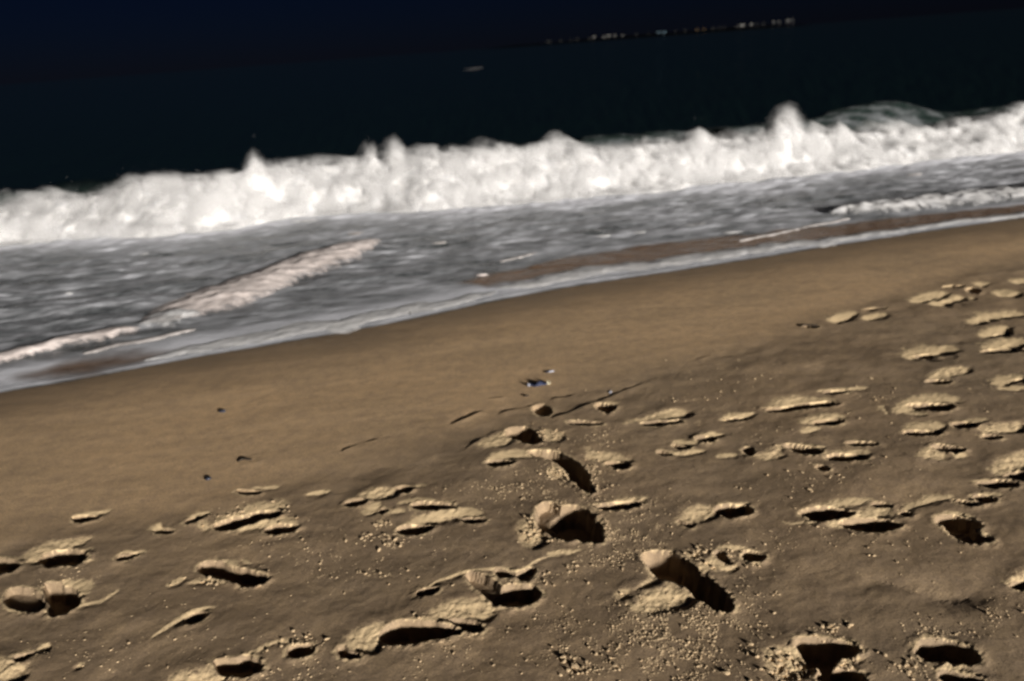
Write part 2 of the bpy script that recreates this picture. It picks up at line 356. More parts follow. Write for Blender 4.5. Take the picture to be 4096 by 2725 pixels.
 ('E', [('S', [1890,800,1960,778,2050,790,2150,805], 28), ('P', [1920,825,2000,820,2075,835,2000,850], .014), ('P', [1780,885,1830,870,1900,890,1840,905], .014), ('S', [1840,860,1950,890,2100,870,2200,850], 28)]),
 ('E', [('S', [2140,747,2200,722,2350,725], 34), ('P', [2110,765,2200,750,2280,755,2200,790], .022)]),
 ('F', [('S', [470,440,560,400,680,368,800,365,900,362,1010,350], 55), ('P', [490,455,600,440,720,415,850,385,1000,380,930,398,760,425,640,450], .024)]),
 ('F', [('S', [820,302,900,300,1050,285,1250,268], 20), ('P', [900,318,1000,300,1090,297,1000,315], .01)]),
 ('F', [('S', [120,520,220,485,330,465,430,450], 34), ('P', [200,515,280,495,340,492,290,512], .014)]),
 ('F', [('S', [690,540,780,520,880,497,1000,487,1080,480], 40), ('P', [850,535,950,515,1045,512,990,540,910,545], .022), ('S', [720,600,800,580,880,560], 28)]),
 ('F', [('M', [-20,640,60,605,130,600,180,620,100,650], .024), ('P', [-20,655,60,640,110,655,40,678], .018)]),
 ('F', [('M', [400,790,480,740,560,730,640,770,560,800,450,810], .028), ('S', [100,780,180,765,290,755], 28), ('P', [330,720,385,725,380,770,340,760], .02), ('M', [530,695,590,680,600,740,550,745], .02)]),
 ('F', [('P', [650,710,720,705,890,725,830,755,740,755,690,735], .028), ('S', [640,687,740,690,850,700,940,710], 24)]),
 ('F', [('S', [890,812,960,777,1060,752,1170,740,1280,740], 44), ('P', [950,800,1030,775,1130,768,1225,775,1180,795,1050,803], .024), ('P', [840,860,900,855,945,870,890,888], .016)]),
 ('F', [('P', [1060,690,1180,675,1300,680,1200,698], .012)]),
 ('F', [('S', [1380,480,1470,430,1560,382,1700,352,1830,355,1950,370], 58), ('P', [1560,415,1680,400,1850,400,1810,425,1720,448,1650,435], .034), ('S', [1480,465,1580,450,1670,470], 24), ('S', [1330,400,1340,440,1370,475], 24)]),
 ('F', [('M', [1640,210,1700,160,1800,125,1960,120,1980,160,1880,185,1760,215], .03), ('P', [1650,240,1720,222,1840,228,1740,250], .022)]),
 ('F', [('S', [1460,615,1550,577,1680,552,1810,535], 48), ('P', [1490,620,1600,600,1750,595,1690,615,1580,625], .02)]),
 ('F', [('P', [1850,550,1940,535,2030,545,1970,570,1890,572], .028), ('S', [1880,532,2000,515,2110,495], 30)]),
 ('F', [('M', [2010,590,2100,540,2200,525,2400,520,2400,590,2200,605,2080,615], .03), ('P', [2060,630,2150,625,2200,635,2100,650], .014)]),
 ('F', [('P', [1710,715,1800,705,1910,715,1870,745,1760,735], .028), ('M', [1620,720,1690,705,1760,745,1830,790,1700,800,1560,785], .026), ('S', [1840,780,1890,760,1910,790], 26)]),
 ('F', [('M', [2080,870,2190,780,2300,740,2420,730,2420,860,2240,920,2120,900], .034), ('P', [2230,935,2330,890,2450,880,2450,935], .03), ('P', [2050,980,2180,960,2310,965,2200,1000,2100,1000], .018)]),
 ('F', [('S', [2130,270,2200,205,2280,192,2400,195], 38), ('P', [2290,225,2400,208,2400,240], .022), ('S', [2140,277,2290,282,2400,265], 24)]),
 ('G', [('S', [250,580,360,540,450,492,590,480], 44), ('P', [620,460,740,445,830,435,720,462], .01)]),
 ('G', [('S', [570,550,700,512,850,490], 36)]),
 ('G', [('P', [40,620,110,605,180,625,100,635], .012)]),
 ('G', [('S', [1040,400,1150,352,1250,312,1460,280], 42)]),
 ('G', [('S', [1200,410,1330,390,1450,342,1580,310], 48), ('P', [1620,260,1700,250,1740,280,1680,300], .014), ('S', [1600,345,1700,335], 22)]),
 ('G', [('S', [1680,222,1780,207,1830,215], 34), ('P', [1400,240,1500,230,1590,225,1500,245], .01)]),
 ('G', [('S', [1850,305,1960,292,2140,285], 48)]),
 ('G', [('S', [2010,190,2161,172,2300,165], 30)]),
 ('G', [('S', [1550,575,1700,560,1850,512,2000,490,2250,488], 48), ('P', [1800,570,1920,545,2000,525,1900,560], .014)]),
 ('G', [('S', [1700,720,1850,672,1950,625,2050,615], 48), ('P', [1870,705,1950,680,2050,680,1960,705], .018)]),
 ('G', [('S', [950,930,1080,892,1200,852,1350,832,1590,835], 76), ('P', [1120,915,1220,885,1340,880,1240,905], .016)]),
 ('G', [('W', [1370,765,1500,720,1700,740,1600,790,1450,790], .016)]),
 ('G', [('S', [1770,862,1900,803,2000,765,2280,755], 66), ('P', [1790,880,1950,845,2260,835,2100,860,1900,890], .012)]),
]
SCARPS = [('E', [820,600,930,570,1080,515,1240,450,1390,390,1500,340,1600,310,1750,245], .011), ('E', [0,640,110,600,220,550,270,520], .009),
          ('E', [400,550,500,520,650,485,760,470], .009), ('E', [110,860,210,800,330,720,420,690], .008), ('H', [1240,460,1320,435,1390,425], .012),
          ('E', [860,415,980,405,1080,385], .006), ('E', [340,410,470,405], .006), ('E', [2050,100,2150,70,2250,40], .006),
          ('H', [1780,405,1850,372,1990,332], .007), ('F', [130,60,280,40,380,15], .007)]
def on_beach(pts):
    g = ground(pts)
    for _ in range(4):
        zz = sand_profile(g[:, 0], g[:, 1])[0]
        d = ray(np.asarray(pts)[:, 0], np.asarray(pts)[:, 1]); t = (zz - CAM_H) / d[:, 2]
        g = (d * t[:, None])[:, :2]
    return g
def crop_pts(c, flat):
    x0, y0, s = CROPS[c]; p = np.asarray(flat, float).reshape(-1, 2)
    return p / s + np.array([x0, y0])

# ------------------------------------------------------------------ sand sheet
def geo_steps(a, b, n):
    t = np.linspace(0, 1, n + 1)[1:]
    return a + (b - a) * t**2.6
ys = 0.95 * (8.2 / 0.95) ** np.linspace(0, 1, 720)
ys = np.concatenate([-(geo_steps(-0.95, 40, 24)[::-1]), ys, geo_steps(8.2, 16, 12)])
us = np.linspace(-1, 1, 800)
n_side = 26
Y = np.repeat(ys[:, None], 800 + 2 * n_side, 1)
half = 0.62 + 0.84 * np.maximum(ys, .95)
Xc = us[None, :] * half[:, None]
side = np.array([(k / n_side) ** 3 for k in range(1, n_side + 1)])
Xr = half[:, None] + side[None, :] * 90
X = np.concatenate([-(Xr[:, ::-1]), Xc, Xr], 1)
NR, NC = X.shape
zs, Q = sand_profile(X, Y)
PX = np.stack([X.ravel(), Y.ravel()], 1)
H = np.zeros(len(PX)); DRY = np.zeros(len(PX)); DAMP_SHADE = np.zeros(len(PX)); FID = np.full(len(PX), -1, np.int32); DISTURB = np.zeros(len(PX)); FSTR = np.zeros(len(PX))
# wobble used to break up every outline
wob = np.stack([fbm(PX[:, 0] * 17, PX[:, 1] * 17, 2, 11), fbm(PX[:, 0] * 17, PX[:, 1] * 17, 2, 23)], 1) * .011
PW = PX + wob
rough = fbm(PX[:, 0] * 42, PX[:, 1] * 42, 4, 41, .6)
pix_scale = lambda c: 1.0 / CROPS[c][2]
row_y = ys
def near_idx(c, mrg):
    lo = c.min(0) - mrg; hi = c.max(0) + mrg
    r = np.where((ys > lo[1]) & (ys < hi[1]))[0]
    if len(r) == 0: return np.zeros(0, int)
    sub = X[r[0]:r[-1] + 1]
    k = (sub > lo[0]) & (sub < hi[0])
    rr, cc = np.nonzero(k)
    return (rr + r[0]) * NC + cc
DEPTH = 1.5
pit = np.zeros(len(PX))
for fi, (c, feats) in enumerate(FP):
    haspit = any(t_ == 'P' and v_ >= .02 for t_, _, v_ in feats)
    for typ, flat, val in feats:
        g = on_beach(crop_pts(c, flat))
        if typ in 'PMW':
            g = smooth_closed(g)
            idx = near_idx(g, .16)
            if len(idx) == 0: continue
            P = PW[idx]
            if typ == 'P':                                   # a little longer along the light, so that the shaded floor fills the outline
                c0 = g.mean(0); g = g + ((g - c0) @ LG)[:, None] * LG[None] * .30
            sd = poly_sd(P, g)
        if typ == 'P':
            ext = g @ LG; dl = min(.16 * (ext.max() - ext.min()), .025) * LG      # room for the lit far wall
            sd = np.minimum(sd, np.minimum(poly_sd(P - dl, g), poly_sd(P - dl * .5, g)))
            d = val * 1.05 + .008
            wall = max(.005, .12 * d)
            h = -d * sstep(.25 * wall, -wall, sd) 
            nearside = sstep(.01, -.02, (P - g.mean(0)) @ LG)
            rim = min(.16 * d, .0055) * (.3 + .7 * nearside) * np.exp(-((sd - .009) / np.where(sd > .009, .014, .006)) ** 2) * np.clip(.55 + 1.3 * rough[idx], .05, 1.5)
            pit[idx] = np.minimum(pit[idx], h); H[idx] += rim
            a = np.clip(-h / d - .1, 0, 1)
            DAMP_SHADE[idx] = np.maximum(DAMP_SHADE[idx], np.where(sd < .004, .40, 0))        # shade painted into pit walls and floor, in the damp sand colour
            s_ = np.exp(-np.maximum(sd, 0) / .02)
            dry = .8 * sstep(.024, .006, sd + rough[idx] * .018) * sstep(.002, .006, sd)
        elif typ == 'W':
            d = val * .55; h = -d * sstep(.07, -.09, sd); H[idx] += h
            s_ = np.where(sd < 0, .6, 0); dry = np.zeros(len(idx))
        elif typ == 'M':
            t = (P @ LG); gt = g @ LG
            t = np.clip((t - gt.min()) / (gt.max() - gt.min() + 1e-6), 0, 1)
            edge = sstep(.014, -.018, sd)
            back = np.exp(-(np.maximum(sd, 0) / .045) ** 2) * t
            h = (-val * (.26 if haspit else .44) * (1 - t) ** 1.4 * edge + val * .10 * np.maximum(edge * t, back)) + val * .07 * rough[idx] * edge
            H[idx] += h
            s_ = np.exp(-np.maximum(sd, 0) / .014); dry = sstep(.026, -.020, sd + rough[idx] * .05) * np.clip(.85 + .8 * rough[idx], .25, 1)
        elif typ == 'S':
            g = smooth_open(g)
            idx = near_idx(g, .22)
            if len(idx) == 0: continue
            P = PW[idx]
            dist, sd_, arc = seg_dist(P, g[:-1], g[1:])
            # far side of the line = the way the light travels
            tdir = g[-1] - g[0]; nrm = np.array([-tdir[1], tdir[0]])
            sgn = np.where(sd_ > 0, 1, -1) * (1 if nrm @ np.array([LG[0] * .4, LG[1]]) > 0 else -1)
            s = dist * sgn
            rng_m = np.hypot(np.hypot(*g.mean(0)), CAM_H)
            T = val * pix_scale(c) / FPX * rng_m            # apparent thickness in metres
            T = T * (.35 + .75 * np.sin(np.pi * np.clip(arc, .02, .98)) ** .9) * np.clip(1 + .7 * fbm(P[:, 0] * 11, P[:, 1] * 11, 2, 83 + fi), .4, 1.7)
            Tg = .85 * T * rng_m / CAM_H                    # its depth on the ground
            end = sstep(0, .16, arc) * sstep(1, .86, arc)
            lo = (.17 if haspit else .34) * T
            up = np.clip((s + .5 * Tg) / Tg, 0, 1)
            nearf = np.clip(1 + (s + Tg * .5) / (3.5 * lo + .012), 0, 1) ** 1.2
            h = np.where(s > -.5 * Tg, -lo * (1 - up) ** 1.4, -lo * nearf) * end * (1 + .10 * rough[idx])
            H[idx] += h
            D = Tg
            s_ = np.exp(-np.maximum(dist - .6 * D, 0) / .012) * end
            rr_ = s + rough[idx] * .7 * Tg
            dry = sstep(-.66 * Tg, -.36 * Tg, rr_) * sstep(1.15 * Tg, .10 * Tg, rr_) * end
        k = s_ > np.maximum(FSTR[idx], .42)
        FID[idx[k]] = fi; FSTR[idx[k]] = s_[k]
        DISTURB[idx] = np.maximum(DISTURB[idx], np.clip(s_, 0, 1))
        DRY[idx] = np.maximum(DRY[idx], dry); DRY[idx] *= 1 - (DAMP_SHADE[idx] > .3)
H += pit
for c, flat, d in SCARPS:
    g = smooth_open(on_beach(crop_pts(c, flat)))
    idx = near_idx(g, .5)
    dist, sd_, arc = seg_dist(PX[idx] + wob[idx] * .3, g[:-1], g[1:])
    sgn = np.where(sd_ > 0, 1, -1); s = dist * sgn          # left of the left-to-right line = seaward
    end = sstep(0, .12, arc) * sstep(1, .86, arc) * .85 * np.clip(.6 + 1.4 * fbm(PX[idx, 0] * 9, PX[idx, 1] * 9, 2, 5), .1, 1.3)
    land = np.exp(-(np.maximum(-s, 0) / .045) ** 1.5); seaw = np.exp(-(np.maximum(s, 0) / .035) ** 1.5)
    h = np.where(s < 0, .5 * d * land, -.5 * d * seaw + d * sstep(.006, 0, s)) * end
    cap = np.exp(-(np.clip(np.where((arc <= 0) | (arc >= 1), dist, 0), 0, 9) / .05))
    H[idx] += h * cap
# overall relief of the trodden upper beach; the wet foreshore stays smooth
bx = (PX[:, 1] - np.interp(PX[:, 0], *(lambda p: (p[:, 0], p[:, 1]))(vg([(-400, 1330), (0, 1190), (500, 1110), (900, 1000), (1260, 880), (1700, 760), (2000, 660), (2357, 560), (2900, 420)]))))
upper = sstep(.12, -.25, bx)
near = np.exp(-np.maximum(np.hypot(PX[:, 0], PX[:, 1] - 2) - 5, 0) / 3)
H += upper * (.009 * fbm(PX[:, 0] * 2.3, PX[:, 1] * 3.2, 3, 3) + (.0020 * fbm(PX[:, 0] * 9, PX[:, 1] * 13, 3, 8)) + .0009 * fbm(PX[:, 0] * 38, PX[:, 1] * 38, 3, 9))
H += (1 - upper) * near * (.0035 * fbm(PX[:, 0] * 1.2, PX[:, 1] * 3.5, 3, 13) + .0007 * fbm(PX[:, 0] * 16, PX[:, 1] * 24, 3, 14))
H += DISTURB * (.0020 * rough + .0013 * fbm(PX[:, 0] * 120, PX[:, 1] * 120, 2, 51))
qf = Q.ravel()
WET_SHADE = sstep(-.75, -.03, qf) * .8 + sstep(-.08, .02, qf) * .2
WET_SHADE = np.clip(WET_SHADE + .25 * (fbm(PX[:, 0] * 1.6, PX[:, 1] * 4, 3, 61)) * sstep(-1.2, -.2, qf), 0, 1)
damp = np.clip(upper * (.75 * fbm(PX[:, 0] * 2.6, PX[:, 1] * 5.4, 4, 71) + .22), 0, .62) * (1 - DISTURB)
WET_SHADE = np.clip(np.maximum(WET_SHADE + damp, DAMP_SHADE), 0, 1)  # painted pit shade shares one mask with the real wetness
PACK = 1 - upper
Zs = zs.ravel() + H
V = np.stack([PX[:, 0], PX[:, 1], Zs], 1)
NRM = grid_normals(V.reshape(NR, NC, 3))
F = grid_faces(NR, NC)
fv = FID[F]
fid = np.where((fv == fv[:, :1]).all(1), fv[:, 0], -1)
def submesh(name, sel, parent=None):
    f = F[sel]; u, inv = np.unique(f, return_inverse=True)
    return mesh_from(name, V[u], inv.reshape(f.shape), SAND, parent, NRM[u], {'dry': DRY[u], 'wet': WET_SHADE[u], 'packed': PACK[u]})
sand = submesh('beach_sand', fid < 0)
tag(sand, 'brown trodden beach sand sloping down to the water', None, None, 'structure')
for i in range(len(FP)):
    if (fid == i).sum() > 12: submesh('footprint', fid == i, sand)
Zgrid = Zs.reshape(NR, NC)
def sand_z(x, y):
    r = np.clip(np.searchsorted(ys, y), 1, NR - 1)
    out = np.empty(len(x))
    for i in range(len(x)):
        k = r[i]; t = (y[i] - ys[k - 1]) / (ys[k] - ys[k - 1])
        out[i] = np.interp(x[i], X[k - 1], Zgrid[k - 1]) * (1 - t) + np.interp(x[i], X[k], Zgrid[k]) * t
    return out

# ------------------------------------------------------------------ loose lumps of dry sand
def lump_mesh(seed, sub=1):
    bm = bmesh.new(); bmesh.ops.create_icosphere(bm, subdivisions=sub, radius=1)
    r = random.Random(seed)
    for v in bm.verts:
        v.co *= r.uniform(.72, 1.22); v.co.z *= .75
    me = bpy.data.meshes.new('sand_clod'); bm.to_mesh(me); bm.free(); me.materials.append(CLOD)
    for p in me.polygons: p.use_smooth = False
    return me
# density of crumbs: (crop, x, y, rx, ry, count, size mm)
CR = [('C', 560, 430, 330, 150, 950, 4.2), ('C', 480, 640, 300, 80, 300, 4.5), ('C', 1000, 1230, 480, 230, 1300, 4.2), ('C', 1100, 1120, 330, 90, 300, 4.5), ('C', 620, 1150, 380, 200, 350, 3.6),
      ('C', 850, 1480, 600, 120, 450, 4.6), ('C', 1560, 880, 160, 200, 160, 4.2), ('C', 1250, 620, 200, 80, 140, 6), ('C', 300, 1400, 260, 160, 140, 5),
      ('D', 300, 1430, 260, 130, 240, 7), ('D', 700, 1430, 160, 70, 90, 6), ('D', 1450, 1200, 330, 120, 160, 4.5), ('D', 1250, 1440, 200, 100, 110, 5), ('D', 300, 450, 300, 130, 110, 4.5), ('D', 1900, 1090, 220, 130, 90, 4.5), ('D', 650, 1180, 150, 70, 60, 6), ('D', 1000, 560, 600, 250, 130, 4),
      ('B', 620, 510, 170, 50, 110, 6.5), ('B', 640, 400, 70, 60, 60, 7), ('B', 520, 740, 250, 60, 60, 5), ('B', 250, 640, 120, 40, 25, 5), ('B', 1100, 1300, 600, 200, 260, 4), ('B', 1950, 1150, 400, 300, 260, 4), ('B', 1000, 540, 500, 180, 110, 4.4), ('B', 1780, 440, 100, 120, 120, 6), ('B', 1850, 760, 260, 90, 110, 5), ('B', 1500, 130, 500, 90, 140, 4.5), ('B', 2150, 1450, 150, 90, 30, 8),
      ('E', 1250, 750, 300, 90, 200, 4.6), ('E', 1250, 1060, 160, 130, 260, 5), ('E', 880, 1050, 120, 80, 100, 6), ('E', 700, 1150, 350, 130, 260, 4.5), ('E', 1300, 1330, 700, 100, 330, 4.5), ('E', 850, 740, 120, 70, 90, 5), ('E', 2000, 450, 500, 200, 90, 5), ('E', 400, 1180, 350, 100, 100, 4.5),
      ('F', 250, 150, 420, 150, 60, 5), ('F', 700, 950, 500, 130, 150, 5), ('F', 1250, 830, 250, 100, 60, 5), ('F', 1350, 320, 150, 90, 50, 5.5), ('F', 400, 590, 400, 120, 90, 4.5), ('F', 1700, 640, 500, 120, 110, 4.6), ('F', 1100, 380, 260, 180, 60, 5), ('F', 2150, 350, 250, 160, 70, 5),
      ('A', 1650, 440, 280, 60, 150, 6), ('A', 1500, 890, 260, 40, 70, 6), ('A', 2100, 700, 260, 200, 150, 4.5), ('A', 1900, 1480, 420, 120, 260, 4), ('A', 400, 880, 300, 120, 60, 4.5), ('A', 600, 1400, 600, 180, 140, 4), ('A', 1300, 1200, 700, 220, 90, 4), ('A', 2020, 1290, 150, 50, 60, 6), ('A', 1750, 600, 400, 200, 90, 4)]
pts, sizes = [], []
for c, cx, cy, rx, ry, n, mm in CR:
    n = int(n * 1.15); a = rng.normal(size=(n, 2)) * .6
    p = np.stack([cx + a[:, 0] * rx, cy + a[:, 1] * ry], 1)
    g = on_beach(crop_pts(c, p.ravel()))
    pts.append(g); sizes.append(mm * .001 * np.clip(np.exp(rng.normal(size=n) * .55), .3, 2.3) * .46)
pts = np.concatenate(pts); sizes = np.concatenate(sizes)
ok = (pts[:, 1] > .5) & (pts[:, 1] < 6); pts, sizes = pts[ok], sizes[ok]
ok = fbm(pts[:, 0] * 14, pts[:, 1] * 14, 3, 77) > -.12; pts, sizes = pts[ok], sizes[ok]
pz = sand_z(pts[:, 0], pts[:, 1])
ok = (pz - sand_profile(pts[:, 0], pts[:, 1])[0]) > -.022; pts, sizes, pz = pts[ok], sizes[ok], pz[ok]
big = [(crop, x, y, s) for crop, x, y, s in [
    ('C', 1090, 610, 20), ('C', 1230, 600, 16), ('C', 1350, 520, 12), ('C', 550, 710, 12), ('C', 830, 1325, 11), ('C', 1500, 1360, 10), ('C', 180, 1400, 11), ('C', 275, 1425, 13), ('C', 250, 1470, 13), ('C', 970, 1470, 11), ('C', 1340, 1510, 18), ('C', 430, 380, 11), ('C', 1180, 670, 14), ('C', 540, 900, 16),
    ('C', 1540, 690, 10), ('C', 1590, 690, 10), ('D', 620, 1190, 14), ('D', 560, 1245, 12), ('D', 625, 1145, 10), ('D', 200, 1420, 18), ('D', 300, 1380, 16), ('D', 380, 1450, 18), ('D', 250, 1500, 20), ('D', 160, 1500, 16), ('D', 400, 1510, 14), ('D', 700, 1420, 14), ('D', 780, 1400, 12), ('D', 1600, 590, 9), ('D', 1080, 540, 9), ('D', 970, 1345, 9), ('D', 1380, 1095, 9), ('D', 1800, 1050, 13), ('D', 650, 545, 9), ('D', 340, 258, 8), ('D', 1190, 510, 8),
    ('B', 870, 1065, 12), ('B', 905, 1095, 14), ('B', 1210, 1110, 16), ('B', 1300, 1060, 9), ('B', 900, 775, 9), ('B', 830, 805, 8), ('B', 675, 832, 9), ('B', 785, 485, 9), ('B', 430, 525, 9), ('B', 490, 540, 9), ('B', 540, 500, 10), ('B', 600, 470, 9), ('B', 1915, 1305, 9), ('B', 915, 1420, 8), ('B', 585, 655, 7), ('B', 2070, 1020, 8), ('B', 1740, 450, 16), ('B', 1780, 380, 14),
    ('E', 1240, 1000, 13), ('E', 1100, 605, 11), ('E', 880, 1020, 13), ('E', 940, 1050, 14), ('E', 1400, 790, 11), ('E', 610, 1270, 11), ('E', 900, 720, 12), ('E', 1820, 430, 8), ('E', 2040, 380, 8), ('E', 2320, 355, 9),
    ('F', 275, 235, 9), ('F', 150, 305, 9), ('F', 380, 270, 8), ('F', 1370, 635, 11), ('F', 1400, 310, 11), ('F', 290, 380, 7), ('F', 1075, 465, 9), ('F', 830, 940, 9), ('F', 1235, 945, 9), ('F', 550, 700, 13), ('A', 2050, 670, 9), ('A', 1365, 510, 13), ('A', 1840, 350, 13), ('A', 1940, 385, 12), ('A', 1640, 410, 10), ('A', 1720, 385, 11), ('A', 1960, 985, 7), ('A', 1130, 1470, 8), ('A', 140, 1285, 9), ('A', 1240, 855, 10), ('A', 1150, 905, 10), ('A', 560, 1455, 9), ('A', 2080, 1240, 10)]]
lumps = [lump_mesh(k) for k in range(7)]
bgp = np.concatenate([on_beach(crop_pts(c, [x, y])) for c, x, y, s in big]); bgs = np.array([s for *_, s in big]) * .001 * .42
# the largest scattered crumbs join the hand-placed ones as single lumps
order = np.argsort(-sizes); top = order[:300 - len(big)]; rest = order[300 - len(big):]
cp = np.concatenate([bgp, pts[top]]); cs = np.concatenate([bgs, sizes[top]]); cz = np.concatenate([sand_z(bgp[:, 0], bgp[:, 1]), pz[top]])
for k in range(len(cp)):
    o = bpy.data.objects.new('sand_clod', lumps[k % 7]); COL.objects.link(o); o.parent = sand
    s = cs[k]; o.scale = (s * random.uniform(.9, 1.5), s * random.uniform(.8, 1.2), s * random.uniform(.7, 1.0))
    o.rotation_euler = (random.uniform(-.3, .3), random.uniform(-.3, .3), random.uniform(0, 6.28))
    o.location = (cp[k, 0], cp[k, 1], cz[k] + s * .12)
def scatter(name, base_v, base_f, P, S, mat, parent, flat=.8):
    n = len(P); a = rng.random(n) * 6.283
    ca, sa = np.cos(a), np.sin(a); st = .55 + .95 * rng.random((n, 3)); st[:, 2] *= flat
    B = base_v[None] * st[:, None, :] * S[:, None, None]
    B = B * (.6 + .75 * rng.random((n, len(base_v), 1)))
    v = np.stack([B[..., 0] * ca[:, None] - B[..., 1] * sa[:, None], B[..., 0] * sa[:, None] + B[..., 1] * ca[:, None], B[..., 2]], -1) + P[:, None, :]
    f = (base_f[None] + (np.arange(n) * len(base_v))[:, None, None]).reshape(-1, 3)
    return mesh_from(name, v.reshape(-1, 3), f, mat, parent, smooth=False)
t_ = (1 + 5**.5) / 2
ICO_V = np.array([(-1, t_, 0), (1, t_, 0), (-1, -t_, 0), (1, -t_, 0), (0, -1, t_), (0, 1, t_), (0, -1, -t_), (0, 1, -t_), (t_, 0, -1), (t_, 0, 1), (-t_, 0, -1), (-t_, 0, 1)]) / math.hypot(1, t_)
ICO_F = np.array([(0, 11, 5), (0, 5, 1), (0, 1, 7), (0, 7, 10), (0, 10, 11), (1, 5, 9), (5, 11, 4), (11, 10, 2), (10, 7, 6), (7, 1, 8), (3, 9, 4), (3, 4, 2), (3, 2, 6), (3, 6, 8), (3, 8, 9), (4, 9, 5), (2, 4, 11), (6, 2, 10), (8, 6, 7), (9, 8, 1)])
OCT_V = np.array([(1, 0, 0), (-1, 0, 0), (0, 1, 0), (0, -1, 0), (0, 0, 1), (0, 0, -1)], float)
OCT_F = np.array([(0, 2, 4), (2, 1, 4), (1, 3, 4), (3, 0, 4), (2, 0, 5), (1, 2, 5), (3, 1, 5), (0, 3, 5)])
P3 = np.stack([pts[rest, 0], pts[rest, 1], pz[rest] - sizes[rest] * .12], 1)
cr = scatter('sand_crumbs', ICO_V, ICO_F, P3, sizes[rest], CLOD, sand, .55); cr['kind'] = 'stuff'

# ------------------------------------------------------------------ sea
nu, nq = 560, 470
qs = np.concatenate([np.linspace(-.12, .6, 90), .6 + (5.2 - .6) * np.linspace(0, 1, 261)[1:], 5.2 * (26000 / 5.2) ** (np.linspace(0, 1, 121)[1:] ** 1.0)])
nq = len(qs)
su = np.linspace(-1, 1, nu)
SX = np.empty((nq, nu)); SY = np.empty((nq, nu))
for i, q in enumerate(qs):
    hw = 1.5 + 1.15 * (6.5 + q)
    x = np.sign(su) * (np.abs(su) * .62 + .38 * np.abs(su) ** 5) / 1.0 * hw * 1.25
    SX[i] = x
    fl = math.exp(-max(q - 4, 0) / 12)
    SY[i] = (shore_y(x) * fl + (1 - fl) * np.interp(0, SHX, SHY)) + q / .93
SQ = np.repeat(qs[:, None], nu, 1)
sp = np.stack([SX.ravel(), SY.ravel()], 1); sq = SQ.ravel()
def swell_top():
    """second swell standing just behind the breaker"""
    return None
# breaker toe and crest lines
toe_px = [(-700, 640), (-300, 600), (0, 566), (150, 552), (300, 545), (450, 540), (600, 515), (720, 492), (900, 490), (1200, 468), (1500, 440), (1800, 408), (2100, 374), (2357, 346), (2700, 310), (3100, 270)]
TOE = vg(toe_px, Z_SEA)
def toe_y(x): return np.interp(x, TOE[:, 0], TOE[:, 1])
amp = sstep(.0, 1.6, sq)
far = np.exp(-np.maximum(sq - 6, 0) / 60)
z = Z_SEA + amp * far * (.034 * fbm(sp[:, 0] * 1.3, sp[:, 1] * 3.2, 4, 101) + .017 * fbm(sp[:, 0] * 5, sp[:, 1] * 9, 3, 111))
z += sstep(5, 9, sq) * np.exp(-sq / 90) * .05 * fbm(sp[:, 0] * .25, sp[:, 1] * .9, 4, 121)
ty = toe_y(sp[:, 0]); dw = sp[:, 1] - ty                       # distance behind the breaker's foot
surf = sstep(.35, -.05, dw) 
fo = .30 + .42 * fbm(sp[:, 0] * .9, sp[:, 1] * 3.4, 4, 131) + .40 * fbm(sp[:, 0] * 3.2, sp[:, 1] * 9, 4, 141)
fo += .65 * np.exp(-(np.maximum(-dw - .1, 0) / (.42 + .25 * fbm(sp[:, 0] * .9, sp[:, 1] * 0, 3, 99))) ** 2)          # aerated apron before the breaker
fo += .30 * sstep(.30, .52, fbm(sp[:, 0] * 2.0, sp[:, 1] * 7, 3, 151))
xs_ = sstep(-3.5, 2.5, sp[:, 0]); fo *= (.85 + .25 * xs_)
rid = np.clip(1 - 3.2 * np.abs(fbm(sp[:, 0] * 1.7 + 3, sp[:, 1] * 6.5, 3, 161)), 0, 1) ** 2
rid2 = np.clip(1 - 3.0 * np.abs(fbm(sp[:, 0] * 4.5, sp[:, 1] * 13, 3, 166)), 0, 1) ** 2
fo += .52 * rid * np.clip(.5 + 1.5 * fbm(sp[:, 0] * .7, sp[:, 1] * 1.5, 2, 169), 0, 1) + .16 * rid2
foam = np.clip(fo * .86, .04, .97) * surf
# behind the breaker: grey half-foamed swell, then dark open water
behind = sstep(1.75, 1.3, dw) * (1 - surf)
BT = np.array([(-700, 520), (0, 425), (130, 415), (250, 412), (340, 436), (700, 440), (1000, 410), (1280, 350), (1340, 319), (1500, 307), (1700, 292), (1760, 284), (1880, 274), (1940, 252), (1990, 240), (2030, 234), (2100, 240), (2180, 257), (2230, 262), (2357, 238), (3100, 150)], float)
bu = np.linspace(-700, 3100, 600); bv = np.interp(bu, BT[:, 0], BT[:, 1])
bd = ray(bu * K, bv * K); bg0 = vg(np.stack([bu, np.interp(bu, [p[0] for p in toe_px], [p[1] for p in toe_px])], 1), Z_SEA)
SWELL = 1.45
btt = (bg0[:, 1] + SWELL) / bd[:, 1]; bxx = bd[:, 0] * btt; bzz = CAM_H + bd[:, 2] * btt - Z_SEA
hump = np.interp(sp[:, 0], bxx, bzz)
z += hump * np.exp(-(np.where(dw < SWELL, .42, .75) ** -1 * (dw - SWELL)) ** 2) * (1 - sstep(.75, .55, dw)) * (1 + .10 * fbm(sp[:, 0] * 1.6, sp[:, 1] * 1.5, 3, 171))
hump = np.clip(hump * 2.0, 0, 1)
foam = np.maximum(foam, behind * hump * np.clip(.05 + .30 * fbm(sp[:, 0] * 3.0, sp[:, 1] * 9, 5, 181, .65), .012, .5))
